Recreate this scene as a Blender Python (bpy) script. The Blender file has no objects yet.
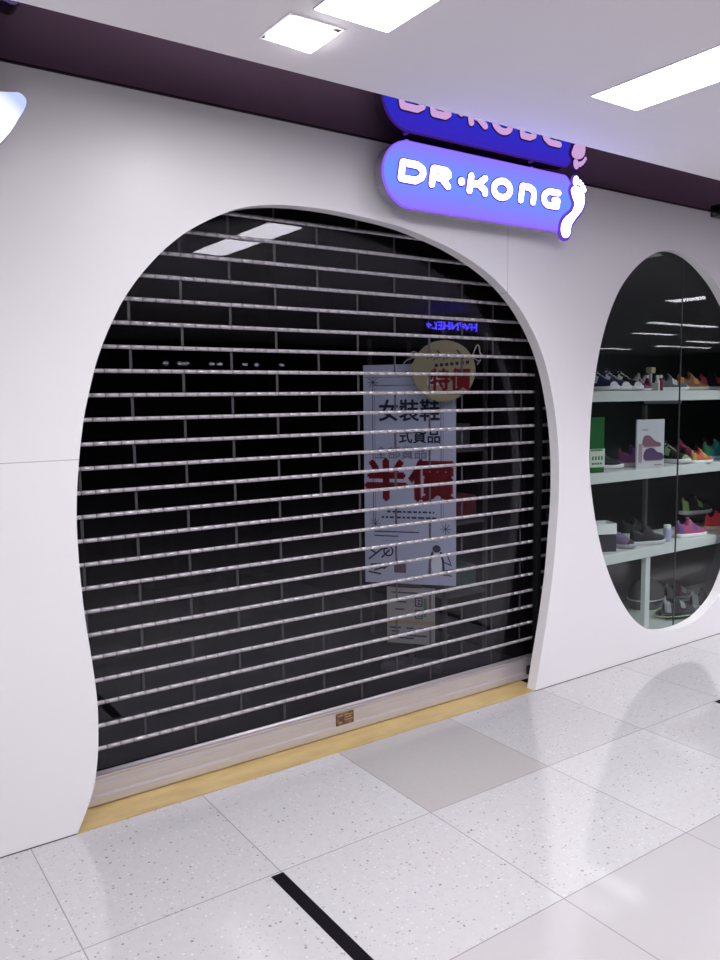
import bpy, bmesh, math, random
from mathutils import Vector, Matrix
random.seed(7)
PI = math.pi
col = bpy.context.scene.collection

# ------------------------------------------------------------------ camera
F, YAW, PITCH, ROLL = 800.37, math.radians(34.759), math.radians(5.827), math.radians(-0.704)
CP = Vector((0, -2.656, 1.449))
fwd = Vector((math.sin(YAW)*math.cos(PITCH), math.cos(YAW)*math.cos(PITCH), -math.sin(PITCH)))
r0 = Vector((math.cos(YAW), -math.sin(YAW), 0)); u0 = r0.cross(fwd)
rt = r0*math.cos(ROLL) + u0*math.sin(ROLL); up = -r0*math.sin(ROLL) + u0*math.cos(ROLL)
cam = bpy.data.cameras.new('camera'); co = bpy.data.objects.new('camera', cam); col.objects.link(co)
m = Matrix((rt, up, -fwd)).transposed().to_4x4(); m.translation = CP
co.matrix_world = m
cam.sensor_fit = 'VERTICAL'; cam.sensor_height = 36; cam.lens = F/960*36
cam.clip_start = .02; cam.clip_end = 100
bpy.context.scene.camera = co

def at(px, py, Y):
    """where the line of sight through a photo point meets the plane y = Y"""
    d = rt*((px-360)/F) - up*((py-480)/F) + fwd
    return CP + d*((Y-CP.y)/d.y)

# ------------------------------------------------------------------ materials
def mat(name, c=(.5, .5, .5), rough=.5, metal=0, spec=.5, emit=None, es=0, coat=0):
    M = bpy.data.materials.new(name); M.use_nodes = True
    b = M.node_tree.nodes['Principled BSDF']
    b.inputs['Base Color'].default_value = (*c, 1); b.inputs['Roughness'].default_value = rough
    b.inputs['Metallic'].default_value = metal; b.inputs['Specular IOR Level'].default_value = spec
    b.inputs['Coat Weight'].default_value = coat
    if emit: b.inputs['Emission Color'].default_value = (*emit, 1); b.inputs['Emission Strength'].default_value = es
    return M
def N(M, t, **k):
    n = M.node_tree.nodes.new(t)
    for a, v in k.items(): setattr(n, a, v)
    return n
def L(M, a, b): M.node_tree.links.new(a, b)
def noise_col(M, c1, c2, scale, stretch=(1, 1, 1), bump=0, detail=4):
    b = M.node_tree.nodes['Principled BSDF']
    tc = N(M, 'ShaderNodeTexCoord'); mp = N(M, 'ShaderNodeMapping'); mp.inputs['Scale'].default_value = stretch
    nz = N(M, 'ShaderNodeTexNoise'); nz.inputs['Scale'].default_value = scale; nz.inputs['Detail'].default_value = detail
    rp = N(M, 'ShaderNodeValToRGB'); rp.color_ramp.elements[0].position = .35; rp.color_ramp.elements[1].position = .65
    rp.color_ramp.elements[0].color = (*c1, 1); rp.color_ramp.elements[1].color = (*c2, 1)
    L(M, tc.outputs['Object'], mp.inputs[0]); L(M, mp.outputs[0], nz.inputs['Vector'])
    L(M, nz.outputs[0], rp.inputs[0]); L(M, rp.outputs[0], b.inputs['Base Color'])
    if bump:
        bp = N(M, 'ShaderNodeBump'); bp.inputs['Strength'].default_value = bump; bp.inputs['Distance'].default_value = .002
        L(M, nz.outputs[0], bp.inputs['Height']); L(M, bp.outputs[0], b.inputs['Normal'])
    return M

def wall_material():
    M = mat('white_lacquered_panel', (.80, .785, .81), .38, spec=.45)
    nt = M.node_tree; b = nt.nodes['Principled BSDF']
    tc = N(M, 'ShaderNodeTexCoord'); sx = N(M, 'ShaderNodeSeparateXYZ'); L(M, tc.outputs['Object'], sx.inputs[0])
    def mth(op, a, v, v2=None):
        n = N(M, 'ShaderNodeMath', operation=op)
        for i, q in enumerate((a, v)):
            if q is None: continue
            if isinstance(q, (int, float)): n.inputs[i].default_value = q
            else: L(M, q, n.inputs[i])
        return n.outputs[0]
    X, Z = sx.outputs['X'], sx.outputs['Z']
    va = mth('LESS_THAN', mth('ABSOLUTE', mth('SUBTRACT', X, 2.673), 0), .0012)
    va = mth('MULTIPLY', va, mth('GREATER_THAN', Z, 1.8))
    vb = mth('LESS_THAN', mth('ABSOLUTE', mth('SUBTRACT', Z, 1.262), 0), .0012)
    vb = mth('MULTIPLY', vb, mth('LESS_THAN', X, .8))
    s = mth('ADD', va, vb)
    nz = N(M, 'ShaderNodeTexNoise'); nz.inputs['Scale'].default_value = 1.7; L(M, tc.outputs['Object'], nz.inputs['Vector'])
    m0 = N(M, 'ShaderNodeMixRGB'); m0.inputs[1].default_value = (.78, .765, .79, 1); m0.inputs[2].default_value = (.815, .80, .825, 1)
    L(M, nz.outputs[0], m0.inputs[0])
    mx = N(M, 'ShaderNodeMixRGB'); mx.inputs[2].default_value = (.42, .40, .42, 1)
    L(M, s, mx.inputs[0]); L(M, m0.outputs[0], mx.inputs[1]); L(M, mx.outputs[0], b.inputs['Base Color'])
    return M

TX, TY, TS = 1.1178, -.5906, .6
def floor_material():
    M = mat('terrazzo_tiles', (.6, .6, .6), .1, spec=.85)
    b = M.node_tree.nodes['Principled BSDF']
    tc = N(M, 'ShaderNodeTexCoord'); sx = N(M, 'ShaderNodeSeparateXYZ'); L(M, tc.outputs['Object'], sx.inputs[0])
    def mth(op, *a):
        n = N(M, 'ShaderNodeMath', operation=op)
        for i, q in enumerate(a):
            if isinstance(q, (int, float)): n.inputs[i].default_value = q
            else: L(M, q, n.inputs[i])
        return n.outputs[0]
    def mix(f, a, c):
        n = N(M, 'ShaderNodeMixRGB')
        for i, q in enumerate((f, a, c)):
            if isinstance(q, (int, float)): n.inputs[i].default_value = q
            elif isinstance(q, tuple): n.inputs[i].default_value = (*q, 1)
            else: L(M, q, n.inputs[i])
        return n.outputs[0]
    X, Y = sx.outputs['X'], sx.outputs['Y']
    tx = mth('DIVIDE', mth('SUBTRACT', X, TX), TS); ty = mth('DIVIDE', mth('SUBTRACT', Y, TY), TS)
    fx, fy = mth('FLOOR', tx), mth('FLOOR', ty)
    def edge(t):
        f = mth('FRACT', t); return mth('MINIMUM', f, mth('SUBTRACT', 1, f))
    line = mth('MAXIMUM', mth('LESS_THAN', edge(tx), .003), mth('LESS_THAN', edge(ty), .003))
    # plain cream tiles two rows out from the wall; one plain grey tile in the doorway row
    cream = mth('LESS_THAN', fy, -1)
    grey = mth('MULTIPLY', mth('COMPARE', fx, 1, .1), mth('COMPARE', fy, 0, .1))
    tilev = N(M, 'ShaderNodeTexWhiteNoise', noise_dimensions='2D')
    cv = N(M, 'ShaderNodeCombineXYZ'); L(M, fx, cv.inputs[0]); L(M, fy, cv.inputs[1]); L(M, cv.outputs[0], tilev.inputs['Vector'])
    base = mix(tilev.outputs['Value'], (.425, .415, .43), (.475, .465, .48))
    nz = N(M, 'ShaderNodeTexNoise'); nz.inputs['Scale'].default_value = 38; nz.inputs['Detail'].default_value = 5
    L(M, tc.outputs['Object'], nz.inputs['Vector'])
    base = mix(mth('MULTIPLY', mth('SUBTRACT', nz.outputs[0], .35), .5), base, (.34, .33, .335))
    def chips(scale, thr, keep, c, seed):
        global _
        mp = N(M, 'ShaderNodeMapping'); mp.inputs['Location'].default_value = (seed, seed*1.7, 0)
        L(M, tc.outputs['Object'], mp.inputs[0])
        v = N(M, 'ShaderNodeTexVoronoi', voronoi_dimensions='2D'); v.inputs['Scale'].default_value = scale
        L(M, mp.outputs[0], v.inputs['Vector'])
        s2 = N(M, 'ShaderNodeSeparateColor'); L(M, v.outputs['Color'], s2.inputs[0])
        sz = mth('MULTIPLY', s2.outputs[1], thr)
        k = mth('MULTIPLY', mth('LESS_THAN', v.outputs['Distance'], sz), mth('LESS_THAN', s2.outputs[0], keep))
        return k, c
    for k, c in (chips(70, .22, .30, (.30, .28, .265), 1.3), chips(48, .22, .16, (.27, .21, .19), 5.1),
                 chips(55, .26, .3, (.56, .55, .56), 8.8), chips(30, .14, .14, (.12, .10, .11), 2.9), chips(14, .06, .16, (.05, .04, .05), 9.9)):
        base = mix(mth('MULTIPLY', k, .65), base, c)
    plain = mix(mth('MULTIPLY', nz.outputs[0], .35), (.37, .355, .35), (.32, .305, .30))
    base = mix(mth('MULTIPLY', grey, .88), base, plain)
    pc = mix(mth('MULTIPLY', nz.outputs[0], .2), (.41, .395, .405), (.38, .36, .365))
    base = mix(cream, base, pc)
    base = mix(mth('MULTIPLY', line, .75), base, (.20, .18, .17))
    L(M, base, b.inputs['Base Color'])
    n2 = N(M, 'ShaderNodeTexNoise'); n2.inputs['Scale'].default_value = 2.2; L(M, tc.outputs['Object'], n2.inputs['Vector'])
    L(M, mth('ADD', mth('MULTIPLY', n2.outputs[0], .08), .035), b.inputs['Roughness'])
    return M

def clear_material(name, tint, refl, rough=.015):
    M = bpy.data.materials.new(name); M.use_nodes = True; nt = M.node_tree; nt.nodes.clear()
    o = N(M, 'ShaderNodeOutputMaterial'); t = N(M, 'ShaderNodeBsdfTransparent'); g = N(M, 'ShaderNodeBsdfGlossy')
    t.inputs[0].default_value = (*tint, 1); g.inputs['Roughness'].default_value = rough; g.inputs['Color'].default_value = (.95, .93, 1, 1)
    ge = N(M, 'ShaderNodeNewGeometry'); dt = N(M, 'ShaderNodeVectorMath', operation='DOT_PRODUCT')
    L(M, ge.outputs['Incoming'], dt.inputs[0]); L(M, ge.outputs['Normal'], dt.inputs[1])
    def mth(op, a, b=None):
        n = N(M, 'ShaderNodeMath', operation=op)
        for i, q in enumerate((a, b)):
            if q is None: continue
            if isinstance(q, (int, float)): n.inputs[i].default_value = q
            else: L(M, q, n.inputs[i])
        return n.outputs[0]
    # Schlick's reflectance, the same from both sides of the pane
    sch = mth('ADD', mth('MULTIPLY', mth('POWER', mth('SUBTRACT', 1, mth('ABSOLUTE', dt.outputs['Value'])), 5), .96), .04)
    ml = N(M, 'ShaderNodeMath', operation='MULTIPLY'); ml.inputs[1].default_value = refl
    mx = N(M, 'ShaderNodeMixShader'); L(M, sch, ml.inputs[0]); L(M, ml.outputs[0], mx.inputs[0])
    L(M, t.outputs[0], mx.inputs[1]); L(M, g.outputs[0], mx.inputs[2]); L(M, mx.outputs[0], o.inputs[0])
    return M

def dark_mirror():
    M = bpy.data.materials.new('dark_mirror_glass'); M.use_nodes = True; nt = M.node_tree; nt.nodes.clear()
    o = N(M, 'ShaderNodeOutputMaterial'); d = N(M, 'ShaderNodeBsdfDiffuse'); g = N(M, 'ShaderNodeBsdfGlossy')
    d.inputs[0].default_value = (.006, .004, .006, 1); g.inputs['Roughness'].default_value = .02
    g.inputs['Color'].default_value = (1, .62, .93, 1)
    mx = N(M, 'ShaderNodeMixShader'); mx.inputs[0].default_value = .14
    L(M, d.outputs[0], mx.inputs[1]); L(M, g.outputs[0], mx.inputs[2]); L(M, mx.outputs[0], o.inputs[0])
    return M

def glow(name, c, s):
    M = bpy.data.materials.new(name); M.use_nodes = True; nt = M.node_tree; nt.nodes.clear()
    o = N(M, 'ShaderNodeOutputMaterial'); e = N(M, 'ShaderNodeEmission'); e.inputs[0].default_value = (*c, 1); e.inputs[1].default_value = s
    L(M, e.outputs[0], o.inputs[0]); return M

M_wall = wall_material(); M_floor = floor_material()
M_ceil = mat('painted_ceiling', (.90, .87, .905), .75)
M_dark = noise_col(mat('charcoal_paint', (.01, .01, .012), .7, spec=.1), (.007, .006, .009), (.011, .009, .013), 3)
M_dim = mat('dim_shopfront', (.05, .045, .055), .6, spec=.2)
M_mirror = dark_mirror()
M_alu = noise_col(mat('brushed_aluminium', (.66, .63, .66), .36, metal=.55), (.60, .57, .61), (.66, .63, .67), 6, (1, 1, 18))
M_rod = mat('anodised_aluminium_rod', (.47, .44, .48), .36, metal=.45)
M_rodgap = mat('rod_gap', (.16, .14, .17), .6)
M_joint = mat('smoked_joint', (.040, .035, .045), .5)
M_rail = mat('black_rail', (.006, .006, .008), .4, spec=.2)
M_slat = clear_material('clear_polycarbonate', (.90, .90, .92), .6)
M_glass = clear_material('shop_window_glass', (.90, .93, .92), .42)
M_sill = noise_col(mat('worn_brass_sill', (.52, .37, .14), .42, metal=.1), (.42, .30, .12), (.50, .37, .16), 7, (1, 3, 1), .15)
M_black = mat('black_plastic', (.012, .011, .013), .4)
M_tape = mat('black_floor_tape', (.005, .004, .006), .8, spec=.08)
M_badge = noise_col(mat('brown_badge', (.15, .07, .03), .5), (.06, .03, .02), (.24, .13, .06), 70)
M_lamp = glow('lamp_diffuser', (1, .97, 1), 15)
M_lampfill = glow('fill_lamp_diffuser', (1, .97, 1), 3)
M_face = glow('sign_face_violet', (.245, .235, 4.0), 1)
tc_ = N(M_face, 'ShaderNodeTexCoord'); sp_ = N(M_face, 'ShaderNodeSeparateXYZ'); L(M_face, tc_.outputs['Object'], sp_.inputs[0])
mr_ = N(M_face, 'ShaderNodeMapRange'); mr_.inputs['From Min'].default_value = .03; mr_.inputs['From Max'].default_value = .125
sb_ = N(M_face, 'ShaderNodeMath', operation='SUBTRACT'); sb_.inputs[1].default_value = 2.325; ab_ = N(M_face, 'ShaderNodeMath', operation='ABSOLUTE')
L(M_face, sp_.outputs['Z'], sb_.inputs[0]); L(M_face, sb_.outputs[0], ab_.inputs[0]); L(M_face, ab_.outputs[0], mr_.inputs['Value'])
mx_ = N(M_face, 'ShaderNodeMixRGB'); mx_.inputs[1].default_value = (.17, .29, 4.2, 1); mx_.inputs[2].default_value = (.29, .19, 3.6, 1)
L(M_face, mr_.outputs[0], mx_.inputs[0]); L(M_face, mx_.outputs[0], [n for n in M_face.node_tree.nodes if n.type == 'EMISSION'][0].inputs[0])
M_rim = glow('sign_rim_violet', (.30, .13, 1.2), 1)
M_letter = glow('sign_letter_white', (.95, .92, 1.15), 4.5)
M_outline = glow('sign_outline_violet', (.14, .05, .55), 1)
M_case = mat('sign_case', (.3, .28, .36), .4)
M_shelf = mat('white_shelf', (.60, .62, .62), .4)
M_backdrop = mat('grey_green_backdrop', (.04, .048, .045), .6, spec=.2)
M_paper = mat('poster_paper', (.47, .51, .66), .5, spec=.3)
M_paper2 = mat('notice_paper', (.36, .35, .33), .6, spec=.2)
M_cream = mat('cream_card', (.36, .32, .20), .6, spec=.2)
M_red = mat('red_ink', (.26, .018, .03), .6, spec=.2)
M_ink = mat('dark_ink', (.03, .035, .07), .6, spec=.2)
M_greyink = mat('grey_ink', (.24, .27, .36), .6, spec=.2)

# ------------------------------------------------------------------ helpers
def tag(o, label=None, cat=None, group=None, kind=None):
    if label: o['label'] = label
    if cat: o['category'] = cat
    if group: o['group'] = group
    if kind: o['kind'] = kind
    return o
def empty(name, loc=(0, 0, 0), rz=0, label=None, cat=None, group=None):
    o = bpy.data.objects.new(name, None); col.objects.link(o); o.location = loc; o.rotation_euler = (0, 0, rz)
    o.empty_display_size = .05
    return tag(o, label, cat, group)
def obj(name, bm, mats, parent=None, smooth=False, loc=None, rot=None):
    me = bpy.data.meshes.new(name)
    if isinstance(bm, bmesh.types.BMesh):
        bmesh.ops.recalc_face_normals(bm, faces=bm.faces); bm.to_mesh(me); bm.free()
    else: me = bm
    if len(me.materials): me.materials.clear()
    for q in (mats if isinstance(mats, (list, tuple)) else [mats]): me.materials.append(q)
    for p in me.polygons: p.use_smooth = smooth
    o = bpy.data.objects.new(name, me); col.objects.link(o)
    if parent: o.parent = parent
    if loc: o.location = loc
    if rot: o.rotation_euler = rot
    return o
def struct(name, bm, mats, **k): return tag(obj(name, bm, mats, **k), kind='structure')
def box(bm, x0, x1, y0, y1, z0, z1, bev=0, mi=0):
    r = bmesh.ops.create_cube(bm, size=1)
    for v in r['verts']:
        v.co = Vector(((x0+x1)/2 + v.co.x*(x1-x0), (y0+y1)/2 + v.co.y*(y1-y0), (z0+z1)/2 + v.co.z*(z1-z0)))
    fs = set(f for v in r['verts'] for f in v.link_faces)
    for f in fs: f.material_index = mi
    if bev:
        es = list(set(e for v in r['verts'] for e in v.link_edges))
        g = bmesh.ops.bevel(bm, geom=es, offset=bev, segments=2, affect='EDGES', profile=.5)
        for f in g['faces']: f.material_index = mi
    return bm
def B(*a, **k): return box(bmesh.new(), *a, **k)
def prism(bm, pts, y0, y1, mi=0):
    """closed outline in x,z pushed from y0 to y1"""
    a = [bm.verts.new((x, y0, z)) for x, z in pts]; b = [bm.verts.new((x, y1, z)) for x, z in pts]
    n = len(pts); fs = [bm.faces.new(a), bm.faces.new(b[::-1])]
    for i in range(n): fs.append(bm.faces.new((a[i], b[i], b[(i+1) % n], a[(i+1) % n])))
    for f in fs: f.material_index = mi
    return bm
def ell(cx, cz, rx, rz, n=24, tilt=0):
    return [(cx + rx*math.cos(t)*math.cos(tilt) - rz*math.sin(t)*math.sin(tilt), cz + rx*math.cos(t)*math.sin(tilt) + rz*math.sin(t)*math.cos(tilt)) for t in (2*PI*i/n for i in range(n))]
def stroke(bm, pts, w, y0, y1, closed=False, mi=0):
    """a thick line through pts in x,z: bars with round ends, as solid prisms"""
    P = list(pts) + ([pts[0]] if closed else [])
    for i in range(len(P)-1):
        (ax, az), (bx, bz) = P[i], P[i+1]; d = math.hypot(bx-ax, bz-az)
        if d < 1e-6: continue
        nx, nz = -(bz-az)/d*w/2, (bx-ax)/d*w/2
        prism(bm, [(ax+nx, az+nz), (ax-nx, az-nz), (bx-nx, bz-nz), (bx+nx, bz+nz)], y0, y1, mi)
    for (ax, az) in P: prism(bm, ell(ax, az, w/2*.98, w/2*.98, 12), y0+1e-5, y1, mi)
    return bm
def tube(bm, path, r, n=10):
    rings = []
    for i, p in enumerate(path):
        p = Vector(p); a = Vector(path[max(0, i-1)]); b = Vector(path[min(len(path)-1, i+1)]); t = (b-a).normalized()
        s = t.cross(Vector((0, 0, 1)));  s = s.normalized() if s.length > .01 else Vector((1, 0, 0)); q = t.cross(s)
        rr = r[i] if isinstance(r, (list, tuple)) else r
        rings.append([bm.verts.new(p + s*rr*math.cos(2*PI*k/n) + q*rr*math.sin(2*PI*k/n)) for k in range(n)])
    fs = []
    for A, Bq in zip(rings, rings[1:]):
        for k in range(n): fs.append(bm.faces.new((A[k], A[(k+1) % n], Bq[(k+1) % n], Bq[k])))
    bm.faces.new(rings[0]); bm.faces.new(rings[-1][::-1])
    return fs
def smoothpts(pts, closed=True, sub=4):
    n = len(pts); out = []
    rng = range(n if closed else n-1)
    for i in rng:
        g = lambda k: pts[k % n] if closed else pts[max(0, min(n-1, k))]
        p0, p1, p2, p3 = g(i-1), g(i), g(i+1), g(i+2)
        for s in range(sub):
            t = s/sub
            out.append(tuple(.5*((2*p1[j]) + (-p0[j]+p2[j])*t + (2*p0[j]-5*p1[j]+4*p2[j]-p3[j])*t*t + (-p0[j]+3*p1[j]-3*p2[j]+p3[j])*t**3) for j in (0, 1)))
    if not closed: out.append(pts[-1])
    return out
def text_mesh(s, size, depth=.0006):
    cu = bpy.data.curves.new('txt', 'FONT'); cu.body = s; cu.size = size; cu.extrude = depth; cu.align_x = 'CENTER'; cu.align_y = 'CENTER'; cu.resolution_u = 3
    o = bpy.data.objects.new('txt', cu); col.objects.link(o)
    dg = bpy.context.evaluated_depsgraph_get(); me = bpy.data.meshes.new_from_object(o.evaluated_get(dg))
    bpy.data.objects.remove(o); bpy.data.curves.remove(cu)
    me.transform(Matrix.Rotation(PI/2, 4, 'X'))
    return me
def add_text(bm, s, size, x, y, z, sx=1, bold=0):
    me = text_mesh(s, size)
    for dx, dz in ([(0, 0)] + ([(bold, 0), (-bold, 0), (0, bold), (0, -bold)] if bold else [])):
        me2 = me.copy(); me2.transform(Matrix.Translation((x+dx, y, z+dz)) @ Matrix.Diagonal((sx, 1, 1, 1))); bm.from_mesh(me2); bpy.data.meshes.remove(me2)
    bpy.data.meshes.remove(me); return bm

_mc = {}
def cm(c, rough=.6):
    k = (round(c[0], 3), round(c[1], 3), round(c[2], 3), rough)
    if k not in _mc: _mc[k] = mat('shoe_colour', c, rough, spec=.35)
    return _mc[k]

# ------------------------------------------------------------------ setting
XL, XR, YF = -4.2, 18.5, -10.0
ZT = 2.462
arch = [(0.666, 0), (0.704, 0.08), (0.731, 0.157), (0.747, 0.258), (0.752, 0.337), (0.754, 0.417), (0.75, 0.498), (0.742, 0.587), (0.726, 0.74), (0.717, 0.882), (0.714, 1.021), (0.7165, 1.104), (0.722, 1.179), (0.73, 1.25), (0.74, 1.32), (0.754, 1.401), (0.774, 1.481), (0.799, 1.568), (0.828, 1.644), (0.861, 1.713), (0.899, 1.782), (0.956, 1.861), (1.034, 1.946), (1.129, 2.025), (1.25, 2.094), (1.348, 2.134), (1.449, 2.155), (1.555, 2.166), (1.705, 2.169), (1.858, 2.162), (2.065, 2.143), (2.271, 2.1), (2.383, 2.066), (2.496, 2.022), (2.602, 1.967), (2.685, 1.910), (2.772, 1.832), (2.868, 1.711), (2.934, 1.585), (2.979, 1.451), (3.009, 1.318), (3.027, 1.186), (3.034, 1.038), (3.031, 0.906), (3.018, 0.758), (3.0, 0.59), (2.979, 0.461), (2.957, 0.347), (2.928, 0.217), (2.899, 0.088), (2.880, 0)]
oval = [(3.258, 1.21), (3.264, 1.35), (3.279, 1.47), (3.301, 1.59), (3.335, 1.717), (3.39, 1.852), (3.468, 1.981), (3.571, 2.085), (3.689, 2.163), (3.80, 2.205), (3.90, 2.222), (4.0, 2.221), (4.119, 2.192), (4.242, 2.134), (4.372, 2.048), (4.50, 1.92), (4.60, 1.77), (4.68, 1.58), (4.725, 1.37), (4.74, 1.17), (4.725, .93), (4.68, .70), (4.60, .46), (4.48, .262), (4.326, .158), (4.176, .116), (4.006, .108), (3.86, .128), (3.727, .178), (3.61, .268), (3.491, .414), (3.404, .565), (3.342, .718), (3.299, .865), (3.269, 1.009), (3.259, 1.11)]
def curve_panel(loops, thick):
    cu = bpy.data.curves.new('panel', 'CURVE'); cu.dimensions = '2D'; cu.fill_mode = 'BOTH'; cu.extrude = thick/2
    for lp in loops:
        s = cu.splines.new('POLY'); s.points.add(len(lp)-1); s.use_cyclic_u = True
        for p, q in zip(s.points, lp): p.co = (q[0], q[1], 0, 1)
    o = bpy.data.objects.new('panel', cu); col.objects.link(o)
    me = bpy.data.meshes.new_from_object(o.evaluated_get(bpy.context.evaluated_depsgraph_get()))
    bpy.data.objects.remove(o); me.transform(Matrix.Translation((0, thick/2, 0)) @ Matrix.Rotation(PI/2, 4, 'X')); return me
WT = .055
outer = [(XL, 0)] + smoothpts(arch, False, 3) + [(XR, 0), (XR, ZT), (XL, ZT)]
struct('wall_front', curve_panel([outer, smoothpts(oval, True, 4)], WT), M_wall)
# shop interior shell behind the facade
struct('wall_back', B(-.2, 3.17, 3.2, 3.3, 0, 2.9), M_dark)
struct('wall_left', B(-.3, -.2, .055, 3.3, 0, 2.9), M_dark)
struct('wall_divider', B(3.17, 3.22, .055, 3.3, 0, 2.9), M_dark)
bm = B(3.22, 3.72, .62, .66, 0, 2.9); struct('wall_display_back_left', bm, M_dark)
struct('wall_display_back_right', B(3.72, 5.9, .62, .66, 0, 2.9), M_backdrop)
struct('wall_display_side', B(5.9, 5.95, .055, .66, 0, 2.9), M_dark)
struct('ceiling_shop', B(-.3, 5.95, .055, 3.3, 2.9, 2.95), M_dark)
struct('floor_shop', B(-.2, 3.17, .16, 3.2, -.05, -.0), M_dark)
# corridor
struct('floor', B(XL, XR, YF, 0, -.06, 0), M_floor)
struct('floor_display', B(3.22, 5.9, .055, .62, -.05, .085), mat('display_base', (.42, .47, .44), .25))
struct('ceiling', B(XL, XR, YF, -.42, 2.455, 2.62), M_ceil)
struct('ceiling_recess', B(XL, XR, -.42, .08, ZT+.003, ZT+.02), M_mirror)
struct('wall_opposite', B(XL, XR, YF-.1, YF, 0, 2.62), M_dim)
struct('wall_end_left', B(XL-.1, XL, YF, .2, 0, 2.62), mat('end_wall', (.5, .48, .5), .7))
struct('wall_end_right', B(XR, XR+.1, YF, .2, 0, 2.62), M_dim)
struct('trim_1', B(XL, 4.19, -.004, .004, ZT-.001, ZT+.003), M_black)

for i, (x0, x1) in enumerate(((XL, .666), (2.88, XR))): struct('trim_%d' % (i+3), B(x0, x1, -.0015, .002, .0003, .0035), cm((.10, .09, .09)))
# brass threshold
bm = B(.60, 2.93, 0.0, .150, -.03, .0015)
tag(obj('threshold_strip', bm, M_sill), 'worn yellow brass threshold strip along the foot of the closed shutter', 'threshold')

# ------------------------------------------------------------------ roller shutter
D = .155; Z0, PZ = .125, .0841; SX0, SX1 = .42, 3.15
sh = empty('roller_shutter', ((SX0+SX1)/2, D, .002), 0, 'closed roller shutter of clear panels between thin silver rods filling the large arched opening', 'shutter')
def sub(o, parent):
    o.parent = parent; o.matrix_parent_inverse = Matrix.Translation(-parent.location) if parent is sh else Matrix.Identity(4); return o
bm = bmesh.new()
prof = [(-.012, .004), (-.016, .010), (-.016, .035), (-.012, .045), (-.012, .100), (-.016, .108), (-.016, .113), (.012, .113), (.012, .004)]
a = [bm.verts.new((SX0, D+y, z)) for y, z in prof]; b = [bm.verts.new((SX1, D+y, z)) for y, z in prof]
bm.faces.new(a); bm.faces.new(b[::-1])
for i in range(len(prof)): bm.faces.new((a[i], b[i], b[(i+1) % len(prof)], a[(i+1) % len(prof)]))
bar = sub(obj('bottom_bar', bm, M_alu), sh)
bm = bmesh.new(); tube(bm, [(SX0, D-.006, .119), (SX1, D-.006, .119)], .009, 14)
lip = obj('rounded_lip', bm, M_rod, smooth=True); lip.parent = bar
bm = B(1.800, 1.892, D-.0155, D-.012, .042, .097, .0015)
pl = obj('maker_plate', bm, M_badge); pl.parent = bar; pl['label'] = 'small brown badge plate'
bm = bmesh.new()
for q in ((1.808, .085, 1.835), (1.842, .085, 1.884), (1.842, .075, 1.880), (1.842, .063, 1.884), (1.808, .055, 1.83)):
    box(bm, q[0], q[2], D-.0165, D-.0155, q[1]-.002, q[1]+.002)
e_ = obj('engraving', bm, mat('plate_engraving', (.35, .24, .15), .5), None); e_.parent = bar
# rod: short tube lengths with a narrow groove between them
SEG = .049
def rod_mesh():
    bm = bmesh.new(); path = []; rad = []; x = .97 - SEG*11; kinds = []
    while x < SX1-.02:
        path += [x+.0012, x+.0022, x+SEG-.0022, x+SEG-.0012]; rad += [.0048, .0074, .0074, .0048]; x += SEG
    n = 10; rings = [[bm.verts.new((px-(SX0+SX1)/2, r*math.cos(2*PI*k/n), r*math.sin(2*PI*k/n))) for k in range(n)] for px, r in zip(path, rad)]
    for i in range(len(rings)-1):
        for k in range(n):
            f = bm.faces.new((rings[i][k], rings[i][(k+1) % n], rings[i+1][(k+1) % n], rings[i+1][k])); f.material_index = 1 if i % 4 == 3 else 0
    bm.faces.new(rings[0]); bm.faces.new(rings[-1][::-1]); return bm
rod0 = None; slat0 = {}; joint0 = {}
for k in range(0, 25):
    z = Z0 + PZ*(k+1)
    if rod0 is None:
        rod0 = obj('rod', rod_mesh(), [M_rod, M_rodgap], sh, smooth=True); o = rod0
    else:
        o = rod0.copy(); col.objects.link(o)
    o.location = (0, -.002, z-.002)
    par = k % 2
    if par not in slat0:
        bm = bmesh.new(); xs = [(SX0, 0)]
        for j in range(-2, 12):
            xj = .970+.196*j
            if (j+k) % 2 == 1 and SX0 < xj < SX1: xs += [(xj-.005, 1), (xj+.005, 0)]
        xs.append((SX1, 0)); ring = []
        for x, _k in xs:   # one continuous strip, 2.5 mm thick; the joints are faces of it
            ring.append([bm.verts.new((x-(SX0+SX1)/2, y, zz)) for y, zz in ((0, -.036), (0, .036), (.0025, .036), (.0025, -.036))])
        for i in range(len(xs)-1):
            for q in range(4):
                f = bm.faces.new((ring[i][q], ring[i+1][q], ring[i+1][(q+1) % 4], ring[i][(q+1) % 4])); f.material_index = xs[i][1]
        bm.faces.new(ring[0]); bm.faces.new(ring[-1][::-1])
        slat0[par] = s = obj('clear_slat', bm, [M_slat, M_joint], sh)
    else:
        s = slat0[par].copy(); col.objects.link(s)
    s.location = (0, .002, Z0 + PZ*(k+.5) - .002)
for x0, x1 in ((3.008, 3.036),):
    r = sub(obj('guide_rail', B(x0, x1, .112, .142, .003, 2.3, .002), M_rail), sh)
r = sub(obj('guide_rail', B(SX0-.01, SX0+.02, .112, .142, .003, 2.3, .002), M_rail), sh)
# small bolt box at the foot of the right rail
bm = B(2.962, 2.990, .125, .139, .03, .075, .003); box(bm, 2.968, 2.985, .118, .126, .05, .062)
lk = sub(obj('lock_bolt', bm, M_black), sh)

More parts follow.
